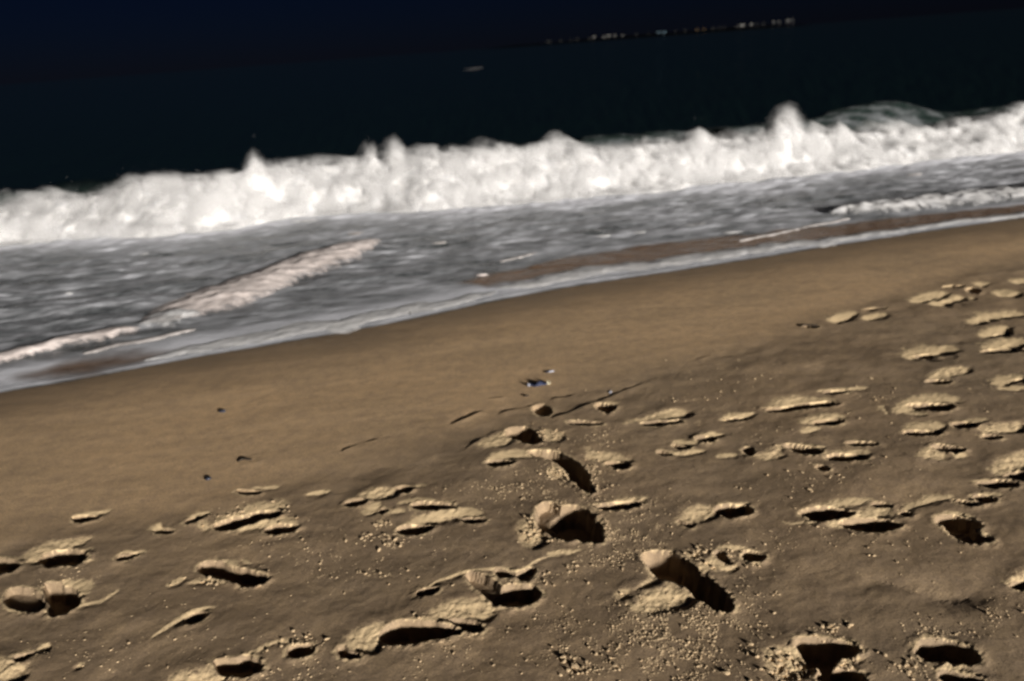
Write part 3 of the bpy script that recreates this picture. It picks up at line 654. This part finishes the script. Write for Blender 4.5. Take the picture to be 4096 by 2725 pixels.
# far whitecaps
thin = np.zeros(len(sp))
film = sstep(.30, .12, sq + .10 * fbm(sp[:, 0] * 1.1, sp[:, 1] * 1.1, 3, 191))
fw = np.interp(sp[:, 0], SHX, np.interp(np.arange(len(SHX)), [0, len(SHX) - 1], [1, 1]))
band = sstep(-.005, .05, sq) * sstep(.56, .28, sq + .10 * fbm(sp[:, 0] * 1.4, sp[:, 1] * 1.4, 3, 201))
lace = np.clip(.86 + .5 * fbm(sp[:, 0] * 2.2, sp[:, 1] * 7, 4, 211), .05, 1)
brown = vg([(1060, 652), (1300, 593), (1600, 552), (1900, 520), (2357, 472), (2700, 430), (2700, 455), (2357, 492), (2000, 540), (1600, 586), (1260, 634), (1120, 662)], Z_SEA)
brown2 = vg([(60, 862), (180, 828), (330, 812), (420, 815), (300, 840), (150, 872)], Z_SEA)
wobs = np.stack([fbm(sp[:, 0] * 3, sp[:, 1] * 3, 3, 221), fbm(sp[:, 0] * 3, sp[:, 1] * 3, 3, 231)], 1) * .10
k = (sq < 1.8) & (np.abs(sp[:, 0]) < 14)
bmask = np.zeros(len(sp))
bmask[k] = np.maximum(sstep(.05, -.06, poly_sd(sp[k] + wobs[k], brown)), sstep(.12, -.14, poly_sd(sp[k] + wobs[k] * 1.5, brown2)) * .8)
foam = foam * (1 - band) + band * lace
foam = foam * (1 - .93 * bmask)
thin = np.clip(.5 * sstep(.07, .0, sq), 0, .5); silt = np.clip(bmask + .6 * band * sstep(.5, .2, lace), 0, 1)
edge = sstep(.0, .03, sq) * sstep(.10, .04, sq)
thin = np.clip(thin * (1 - .4 * edge), 0, 1)
z += (1 - bmask) * band * .004 + edge * .003
z = np.where(sq < 0, Z_SEA - .004, z)
SV = np.stack([sp[:, 0], sp[:, 1], z], 1)
sea = mesh_from('sea', SV, grid_faces(nq, nu), WATER, None, None, {'foam': foam, 'thin': thin, 'silt': silt})
tag(sea, 'dark night sea with churned grey shallows running up the sand', None, None, 'structure')

# ------------------------------------------------------------------ breaking wave
top_px = [(-700, 560), (-300, 515), (0, 476), (60, 470), (130, 452), (190, 458), (250, 442), (300, 416), (340, 412), (400, 411), (470, 418), (530, 408), (560, 396), (584, 368), (612, 392), (700, 386), (760, 380), (830, 366), (850, 348), (872, 368), (888, 362), (904, 345), (932, 372), (1000, 352), (1100, 352), (1200, 350), (1282, 328), (1330, 342), (1400, 346), (1560, 332), (1610, 304), (1650, 322), (1700, 322), (1765, 316), (1790, 272), (1812, 264), (1850, 312), (1900, 312), (1930, 290), (1962, 312), (2050, 302), (2150, 306), (2250, 276), (2357, 252), (2700, 215), (3100, 170)]
npx = 900
ux = np.linspace(-700, 3100, npx)
tpy = np.interp(ux, [p[0] for p in top_px], [p[1] for p in top_px])
bpy_ = np.interp(ux, [p[0] for p in toe_px], [p[1] for p in toe_px])
bpy_ = np.convolve(np.pad(bpy_, 30, mode='edge'), np.ones(61) / 61, 'valid')
tg = vg(np.stack([ux, bpy_], 1), Z_SEA)
CREST = .52
dd = ray(ux * K, tpy * K)
tt = (tg[:, 1] + CREST) / dd[:, 1]
crest_x = dd[:, 0] * tt; crest_z = CAM_H + dd[:, 2] * tt
hw_ = np.maximum(crest_z - Z_SEA, .1)
prof = np.array([(-.10, -.10), (-.02, .02), (.05, .12), (.12, .27), (.20, .46), (.29, .66), (.38, .83), (.46, .95), (.52, 1.0), (.58, .96), (.65, .86), (.73, .68), (.82, .42), (.92, .12), (1.02, -.2)])
nv = 64
pv = np.linspace(0, len(prof) - 1, nv)
pq = np.interp(pv, np.arange(len(prof)), prof[:, 0]); ph = np.interp(pv, np.arange(len(prof)), prof[:, 1])
# crest detail fades towards the foot and the back
hs = np.convolve(np.pad(hw_, 20, mode='edge'), np.ones(41) / 41, 'valid')
WX = np.empty((nv, npx)); WY = WX.copy(); WZ = WX.copy()
for j in range(nv):
    w = np.clip(1 - abs(pq[j] - CREST) / .22, 0, 1)
    hsp = hs + (hw_ - hs) * .7
    hh = hs * (1 - w) + hsp * w if pq[j] <= CREST + .22 else hs
    WX[j] = tg[:, 0] + (crest_x - tg[:, 0]) * np.clip(pq[j] / CREST, 0, 1)
    WY[j] = tg[:, 1] + pq[j]
    WZ[j] = Z_SEA + ph[j] * hh
x_, a_ = WX.ravel(), np.repeat(pv, npx) * .11
lum = fbm(x_ * 2.2, a_ * 2.2, 4, 301, .45, True); lum2 = fbm(x_ * 1.1 + 5, a_ * 1.6, 3, 311)
env = np.repeat(sstep(-.08, .12, pq) * sstep(1.0, .7, pq), npx)
nrm = grid_normals(np.stack([WX, WY, WZ], -1))
if nrm[:, 2].mean() < 0: nrm = -nrm
disp = env * (.035 * lum + .10 * lum2)
crestw = np.repeat(np.clip(1 - np.abs(pq - CREST) / .15, 0, 1), npx)
disp *= (1 - .55 * crestw)
toew = np.repeat(np.exp(-((pq - .0) / .12) ** 2), npx)
Wv = np.stack([x_, WY.ravel() - toew * .12 * fbm(x_ * 1.5, x_ * 0 + 3, 4, 321), WZ.ravel()], 1) + nrm * disp[:, None]
wave = empty('breaking_wave', (float(tg[npx // 2, 0]), float(tg[npx // 2, 1]), Z_SEA))
off = np.array(wave.location)
wf = mesh_from('foam_front', Wv - off, grid_faces(nv, npx), FOAM, wave)
tag(wave, 'long tall white breaking wave rolling in, its crest against the dark sea', 'wave')
sub_r, sub_c = np.arange(0, nv, 2), np.arange(0, npx, 2)
WG = Wv.reshape(nv, npx, 3)[np.ix_(sub_r, sub_c)]; NG = nrm.reshape(nv, npx, 3)[np.ix_(sub_r, sub_c)]
cw = np.clip(1 - np.abs(pq[sub_r] - CREST) / .25, 0, 1)[:, None]; rs = (hw_ - hs)[sub_c][None]
fadev = (sstep(-.10, .02, pq[sub_r]) * sstep(1.0, .8, pq[sub_r]))[:, None]
mv, mf, mc = [], [], []
NSH = 7
for k in range(1, NSH + 1):
    puff = np.clip(.55 + 1.1 * fbm(WG[..., 0].ravel() * 1.8 + k * .13, np.repeat(pv[sub_r], len(sub_c)) * .3, 4, 351).reshape(WG.shape[:2]), .05, 1.6)
    g_ = WG + NG * (.015 * k * puff)[..., None]
    g_[..., 2] += cw * k * (.010 * puff + np.clip(rs, 0, .12) * .10)
    mv.append(g_.reshape(-1, 3)); mf.append(grid_faces(*WG.shape[:2]) + (k - 1) * WG.shape[0] * WG.shape[1])
    mc.append((fadev * (.55 * (1 - (k - 1) / NSH)) * np.ones_like(puff)).ravel())
mist = mesh_from('spray_mist', np.concatenate(mv) - off, np.concatenate(mf), MIST, wave, None, {'cover': np.concatenate(mc)}); mist['kind'] = 'stuff'
ns = 14000
ii = rng.integers(0, npx, ns)
rise = hw_[ii] - hs[ii]
sx = crest_x[ii] + rng.normal(size=ns) * .05
sy = tg[ii, 1] + CREST + rng.normal(size=ns) * .16
sz = crest_z[ii] - .05 + rng.exponential(.024, ns) * (1 + 14 * np.clip(rise, 0, .08)) + .03 * fbm(sx * 3, sx * 0, 3, 331)
spr = scatter('spray', OCT_V, OCT_F, np.stack([sx, sy, sz], 1) - off, .0008 + .0022 * rng.random(ns) ** 3, FOAM, wave, 1.0); spr['kind'] = 'stuff'

# ------------------------------------------------------------------ smaller rollers and foam streaks
def roller(name, px, widths, height, mat, label, cat, zoff=0.0, group=None, seed=0, round_=2.0, spray=0, rag=.35):
    g = vg(px, Z_SEA); n = max(40, int(np.linalg.norm(np.diff(g, axis=0), axis=1).sum() / .02))
    L = np.concatenate([[0], np.cumsum(np.linalg.norm(np.diff(g, axis=0), axis=1))])
    t = np.linspace(0, L[-1], n)
    gs = smooth_open(g); Ls = np.concatenate([[0], np.cumsum(np.linalg.norm(np.diff(gs, axis=0), axis=1))]); Ls *= L[-1] / Ls[-1]
    cx = np.interp(t, Ls, gs[:, 0]); cy = np.interp(t, Ls, gs[:, 1])
    w = np.interp(t, L, widths)
    mnd = fbm(t * 1.6 + seed * 3.1, t * 0, 3, 441 + seed) * np.minimum(.5 * w + .04, .16)
    cy = cy + mnd
    tx, ty2 = np.gradient(cx), np.gradient(cy); ln = np.hypot(tx, ty2); nx, ny = -ty2 / ln, tx / ln
    m_ = 22; s = np.linspace(-1, 1, m_)
    tap = np.sqrt(np.clip(np.minimum(t / (w * .8 + 1e-3), (L[-1] - t) / (w * .8 + 1e-3)), 0.0, 1))
    edge_ = 1 + rag * (fbm(t[None, :] * 4 + seed * 7.7, np.where(s < 0, 0., 9.)[:, None] + 0 * t[None, :], 4, 401 + seed))
    wid = (w * tap)[None, :] * edge_ * .5
    X_ = cx[None] + nx[None] * s[:, None] * wid; Y_ = cy[None] + ny[None] * s[:, None] * wid
    # steep front towards the beach, long back
    profl = np.clip(np.where(s < -.25, np.sqrt(np.clip(1 - ((s + .25) / .75) ** 2, 0, 1)), (1 - ((s + .25) / 1.25) ** 2)), 0, 1)
    lump = fbm(X_.ravel() * 7 + seed, Y_.ravel() * 9, 4, 411 + seed, .55).reshape(X_.shape)
    Z_ = Z_SEA + zoff - .012 + profl[:, None] * (height * tap)[None] * (1 + .55 * lump) + .012 * profl[:, None]
    c0 = np.array([cx.mean(), cy.mean(), Z_SEA])
    vv = np.stack([X_, Y_, Z_], -1).reshape(-1, 3) - c0
    cov = np.clip((1 - np.abs(s))[:, None] * 1.7, 0, 1) * np.clip(tap * 1.3, 0, 1)[None] * np.clip(.8 + .9 * fbm(X_.ravel() * 3 + seed, Y_.ravel() * 5, 3, 431 + seed).reshape(X_.shape), .15, 1)
    o = mesh_from(name, vv, grid_faces(m_, n), mat, None, None, {'cover': cov.ravel()}); o.location = c0
    tag(o, label, cat, group)
    return o
roller('small_wave', [(322, 742), (400, 722), (480, 694), (560, 664), (640, 632), (720, 602), (800, 572), (876, 552)], [1.1, 1.15, .9, .74, .72, .74, .78, .7], .055, L_FOAM_W, 'pinkish foam ridge running diagonally through the grey shallows on the left', 'wave', seed=1)
roller('foam_patch', [(318, 748), (360, 735), (410, 726), (470, 722)], [.5, .9, .9, .5], .07, L_FOAM, 'bright white foam clump at the lower left end of the diagonal ridge', 'foam', seed=61, rag=.6)
roller('small_wave', [(-200, 870), (-60, 838), (60, 810), (180, 784), (330, 752)], [.26, .26, .25, .24, .26], .035, L_FOAM_W, 'low pinkish foam line at the left edge of the water', 'wave', seed=2)
roller('small_wave', [(1910, 494), (2000, 484), (2100, 472), (2200, 462), (2357, 442), (2600, 410)], [.16, .42, .50, .54, .58, .60], .07, L_FOAM, 'bright white foam roller close to the sand at the right edge', 'wave', seed=3)
roller('foam_streak', [(330, 828), (450, 800), (600, 774), (800, 738), (1000, 700), (1150, 668)], [.16, .30, .36, .36, .34, .2], .012, L_FOAM, 'broken grey foam line along the waterline, left half', 'foam', seed=51, rag=.9)
roller('foam_streak', [(1130, 668), (1300, 636), (1500, 608), (1700, 580), (1900, 553), (2100, 527), (2357, 492), (2600, 462)], [.2, .34, .36, .32, .26, .2, .16, .12], .012, L_FOAM, 'broken grey foam line along the waterline, right half', 'foam', seed=52, rag=.9)
roller('foam_streak', [(190, 812), (300, 788), (400, 770), (450, 762)], [.10, .12, .12, .06], .012, L_FOAM_D, 'brownish foam streak just below the diagonal foam ridge', 'foam', seed=4)
roller('foam_streak', [(1150, 604), (1190, 594), (1240, 582)], [.03, .05, .04], .008, L_FOAM_D, 'thin pale foam streak above the brown wash in the middle', 'foam', seed=5)
roller('foam_streak', [(1700, 556), (1780, 540), (1860, 520), (1960, 505)], [.03, .06, .07, .04], .008, L_FOAM_D, 'long thin white streak leading into the right foam roller', 'foam', seed=6)
caps = [(335, 585, 34, 'small bright foam cap right of centre in the left shallows', L_FOAM), (158, 677, 26, 'small bright foam cap near the left edge of the shallows', L_FOAM),
        (1390, 542, 50, 'foam cap above the brown wash, leftmost of three in a row', L_FOAM), (1475, 534, 50, 'foam cap above the brown wash, middle of three in a row', L_FOAM),
        (1600, 516, 90, 'widest foam cap above the brown wash, right of three in a row', L_FOAM), (1690, 536, 60, 'flat foam cap touching the brown wash below the widest cap', L_FOAM),
        (2105, 402, 46, 'tiny curled foam cap at the foot of the big wave on the right', L_FOAM_D), (700, 508, 90, 'rounded foam lump at the foot of the big wave, left of centre', L_FOAM),
        (530, 515, 150, 'broad foam lump spilling from the big wave on the left', L_FOAM), (1110, 633, 36, 'dull pink foam dab at the left end of the brown wash', L_FOAM_W),
        (1010, 560, 44, 'faint foam dab right of the diagonal foam ridge', L_FOAM_D), (820, 535, 120, 'pale foam bridging the diagonal ridge and the big wave', L_FOAM_D)]
for i, (px_, py_, wd, lab, mt) in enumerate(caps):
    g0 = vg([(px_, py_)], Z_SEA)[0]; rr_ = np.hypot(np.hypot(*g0), CAM_H)
    wd *= .8; w_m = wd * K / FPX * rr_
    hgt = .008
    roller('foam_patch', [(px_ - wd / 2, py_ + wd * .05), (px_, py_), (px_ + wd / 2, py_ - wd * .045)], [w_m * .32, w_m * .45, w_m * .3], hgt, mt, lab, 'foam', seed=10 + i, rag=1.3)
roller('foam_patch', [(1068, 161), (1090, 159), (1110, 156)], [.5, .7, .4], .015, L_FOAM_D, 'faint far foam cap alone on the dark open sea', 'foam', seed=40)

# ------------------------------------------------------------------ things lying on the sand
NAVY = plain('navy_plastic', (.012, .018, .05), .7); PALE = plain('pale_plastic', (.40, .36, .25), .6)
SHELLD = plain('dark_shell', (.03, .035, .05), .35); SHELLW = plain('pale_shell', (.36, .37, .42), .6); TWIG = plain('dark_twig', (.035, .024, .014), .8)
def on_sand(vx, vy):
    g = vg([(vx, vy)])[0]
    z0 = sand_z(np.array([g[0]]), np.array([g[1]]))[0]
    for _ in range(3):
        g = vg([(vx, vy)], z0)[0]; z0 = sand_z(np.array([g[0]]), np.array([g[1]]))[0]
    return Vector((g[0], g[1], z0))
def strip_mesh(name, length, width, arch, seed, mat, parent, x0=0., thick=.003):
    r = np.random.default_rng(seed); n, m_ = 18, 8
    t = np.linspace(0, 1, n); s = np.linspace(-1, 1, m_)
    w = width * .5 * (np.sin(np.pi * np.clip(t * .94 + .03, 0, 1)) ** .4)
    X_ = x0 + np.repeat((t - .5)[None] * length, m_, 0); Y_ = s[:, None] * w[None] + .12 * width * np.sin(t * 7 + seed)[None]
    Z_ = arch * (1 - s[:, None] ** 2) * (.7 + .5 * np.sin(t * 9 + seed)[None]) + .25 * arch * r.random((m_, n))
    v1 = np.stack([X_, Y_, Z_ + thick], -1).reshape(-1, 3); v0 = np.stack([X_, Y_, Z_ * .6 - .004], -1).reshape(-1, 3)
    f = grid_faces(m_, n); b_ = f[:, ::-1] + len(v1)
    i = np.arange(n * m_).reshape(m_, n)
    loop = np.concatenate([i[0, :], i[1:, -1], i[-1, -2::-1], i[-2:0:-1, 0]])
    nx_ = np.roll(loop, -1); sd = np.stack([loop, loop + len(v1), nx_ + len(v1), nx_], 1)
    return mesh_from(name, np.concatenate([v1, v0]), np.concatenate([f, b_, sd]), mat, parent)
w_ = empty('plastic_wrapper', on_sand(1240, 886)); w_.rotation_euler[2] = .05
strip_mesh('wrapper_body', .085, .034, .012, 3, NAVY, w_); strip_mesh('torn_end', .02, .022, .012, 5, PALE, w_, .048); strip_mesh('torn_end', .014, .016, .008, 6, SHELLW, w_, -.048)
tag(w_, 'crumpled dark navy wrapper with a pale torn end on smooth sand', 'wrapper')
def shell(vx, vy, r, mat, mat2, label, rz):
    o = empty('mussel_shell', on_sand(vx, vy)); o.rotation_euler[2] = rz
    for k, (mt, dx) in enumerate(((mat, -.5), (mat2, .55))):
        if mt is None: continue
        n, m_ = 14, 7
        th = np.linspace(0, 2 * np.pi, n, endpoint=False); rho = np.linspace(0, 1, m_)
        tear = 1 + .35 * np.cos(th)
        X_ = rho[:, None] * r * 1.2 * (np.cos(th) * tear)[None] + dx * r; Y_ = rho[:, None] * r * .62 * np.sin(th)[None]
        Z_ = r * .42 * np.sqrt(np.clip(1 - rho ** 2, 0, 1))[:, None] * (1 + .05 * np.sin(th * 6))[None] - .001
        v = np.stack([X_, Y_, np.broadcast_to(Z_, X_.shape)], -1).reshape(-1, 3); i = np.arange(n * m_).reshape(m_, n); j = np.roll(i, -1, 1)
        f = np.stack([i[:-1], j[:-1], j[1:], i[1:]], -1).reshape(-1, 4)
        mesh_from('valve', v, f, mt, o)
    tag(o, label, 'shell')
shell(1262, 856, .016, SHELLD, SHELLW, 'small dark shell with a pale half, above the navy wrapper', .1)
shell(1405, 902, .013, SHELLW, None, 'tiny bluish white shell on the dark sand ledge', 1.1)
def pebble(vx, vy, r, mat, label):
    bm = bmesh.new(); bmesh.ops.create_icosphere(bm, subdivisions=2, radius=1)
    rr = random.Random(vx)
    ph_ = [rr.uniform(0, 6) for _ in range(3)]
    for v in bm.verts:
        k = 1 + .12 * math.sin(3 * v.co.x + ph_[0]) + .1 * math.sin(4 * v.co.y + ph_[1])
        v.co = Vector((v.co.x * 1.5 * k, v.co.y * k, v.co.z * .6)) * r
    me = bpy.data.meshes.new('pebble'); bm.to_mesh(me); bm.free(); me.materials.append(mat)
    for p in me.polygons: p.use_smooth = True
    o = bpy.data.objects.new('pebble', me); COL.objects.link(o); o.location = on_sand(vx, vy) + Vector((0, 0, r * .3)); tag(o, label, 'pebble')
pebble(512, 948, .012, SHELLD, 'single dark bluish pebble on the smooth wet sand at left')
pebble(480, 1103, .010, SHELLD, 'small dark pebble at the edge of the trodden sand, left side')
pebble(1212, 912, .008, TWIG, 'tiny brown pebble below left of the navy wrapper')
def twig(a, b, r, label):
    A, B = on_sand(*a), on_sand(*b); n = 12; m_ = 6
    v = []
    d = (B - A).normalized(); s = Vector((-d.y, d.x, 0)).normalized(); u = Vector((0, 0, 1))
    for k in range(n):
        t = k / (n - 1); c = (B - A) * (t - .5) + s * (.012 * math.sin(t * 5)) + u * r * .4
        q = r * (.35 + .65 * math.sin(math.pi * min(.95, max(.05, t))) )
        for j in range(m_):
            w = 2 * math.pi * j / m_; v.append(c + s * q * math.cos(w) + u * q * math.sin(w))
    f = [(k * m_ + j, k * m_ + (j + 1) % m_, (k + 1) * m_ + (j + 1) % m_, (k + 1) * m_ + j) for k in range(n - 1) for j in range(m_)]
    o = mesh_from('twig', [tuple(q) for q in v], f, TWIG); o.location = (A + B) / 2; tag(o, label, 'twig')
twig((548, 1064), (580, 1056), .006, 'short dark twig alone on the wet sand left of centre')
twig((1845, 752), (1880, 748), .006, 'short dark twig on the sand below the right foam line')

# ------------------------------------------------------------------ far coast with its lamps
DARK = plain('dark_coast', (.002, .0022, .0024), .95, .05)
CD = 1500.0
cu = np.linspace(-40, 560, 120)
top = 2.6 + 1.6 * fbm(cu * .013, cu * 0, 4, 501) + 2.5 * sstep(0, 300, cu)
tap = sstep(-40, 60, cu) * sstep(560, 480, cu)
pr = [(-30, -1, 0), (-24, .0, .25), (-10, 0, .8), (0, 0, 1), (25, 0, 1), (60, -1, 0)]
cv = np.stack([np.stack([cu, CD + dy + (cu * -.25), (Z_SEA - 1) + (top * tap + 1) * k], 1) for dy, zz, k in pr], 0)
DARK.node_tree.nodes['Principled BSDF'].inputs['Specular IOR Level'].default_value = 0
coast = mesh_from('distant_coast', cv.reshape(-1, 3), grid_faces(len(pr), len(cu)), DARK); tag(coast, 'low dark strip of far coast on the horizon', None, None, 'structure')
POST = plain('lamp_post', (.05, .05, .05), .5)
GL = {'w': glow('lamp_white', (1, .93, .8), .34), 'c': glow('lamp_cyan', (.55, .85, 1), .25), 'o': glow('lamp_orange', (1, .62, .25), .2), 'd': glow('lamp_dim', (.8, .75, .6), .04)}
lamps = []
def row(x0, y0, x1, y1, n, kind):
    for k in range(n):
        t = (k + .5) / n; lamps.append((x0 + (x1 - x0) * t + random.uniform(-7, 7), y0 + (y1 - y0) * t, kind))
row(1250, 101, 1295, 98, 3, 'd'); row(1310, 93, 1360, 89, 3, 'd'); row(1365, 86, 1440, 80, 6, 'w'); row(1462, 79, 1495, 77, 2, 'd'); row(1505, 76, 1535, 73, 3, 'c'); row(1550, 72, 1580, 70, 2, 'd'); row(1598, 68, 1625, 66, 2, 'o'); row(1640, 65, 1680, 62, 3, 'd'); row(1688, 61, 1730, 56, 4, 'w'); row(1740, 55, 1765, 53, 2, 'd'); row(1780, 51, 1835, 46, 5, 'w')
def cyl(bm, r, z0, z1, n=6):
    a = [bm.verts.new((r * math.cos(6.283 * k / n), r * math.sin(6.283 * k / n), z0)) for k in range(n)]
    b = [bm.verts.new((r * math.cos(6.283 * k / n), r * math.sin(6.283 * k / n), z1)) for k in range(n)]
    for k in range(n): bm.faces.new((a[k], a[(k + 1) % n], b[(k + 1) % n], b[k]))
    bm.faces.new(b); bm.faces.new(a[::-1])
lamps.sort(); seen = {}
ORD = 'first second third fourth fifth sixth seventh eighth ninth tenth eleventh twelfth thirteenth fourteenth fifteenth sixteenth seventeenth eighteenth nineteenth twentieth'.split()
NAMES = {'w': 'white', 'c': 'bluish', 'o': 'orange', 'd': 'faint'}
for k, (vx, vy, kind) in enumerate(lamps):
    d = ray(np.array([vx * K]), np.array([(vy + random.uniform(-1.2, 1.2)) * K]))[0]; t = (CD - 5) / (d[1] + .25 * d[0]); p = d * t
    zt = max(p[2] + CAM_H, 5.0); base = 1.0
    e = empty('shore_lamp', (p[0], p[1], base))
    bm = bmesh.new(); cyl(bm, .18, 0, zt - base - .5); me = bpy.data.meshes.new('post'); bm.to_mesh(me); bm.free(); me.materials.append(POST)
    po = bpy.data.objects.new('post', me); COL.objects.link(po); po.parent = e
    bm = bmesh.new(); bmesh.ops.create_icosphere(bm, subdivisions=2, radius=1)
    for v in bm.verts: v.co = Vector((v.co.x * 2.2, v.co.y * .8, v.co.z * .7))
    me = bpy.data.meshes.new('lamp_head'); bm.to_mesh(me); bm.free(); me.materials.append(GL[kind])
    ho = bpy.data.objects.new('lamp_head', me); COL.objects.link(ho); ho.parent = e; ho.location = (0, 0, zt - base); q_ = random.uniform(.45, 1.15); ho.scale = (q_ * random.uniform(.8, 1.6), q_, q_)
    seen[kind] = seen.get(kind, 0) + 1
    tag(e, '%s %s lamp from the left in the far row of shore lights' % (ORD[seen[kind] - 1], NAMES[kind]), 'lamp', 'shore lights on the horizon')
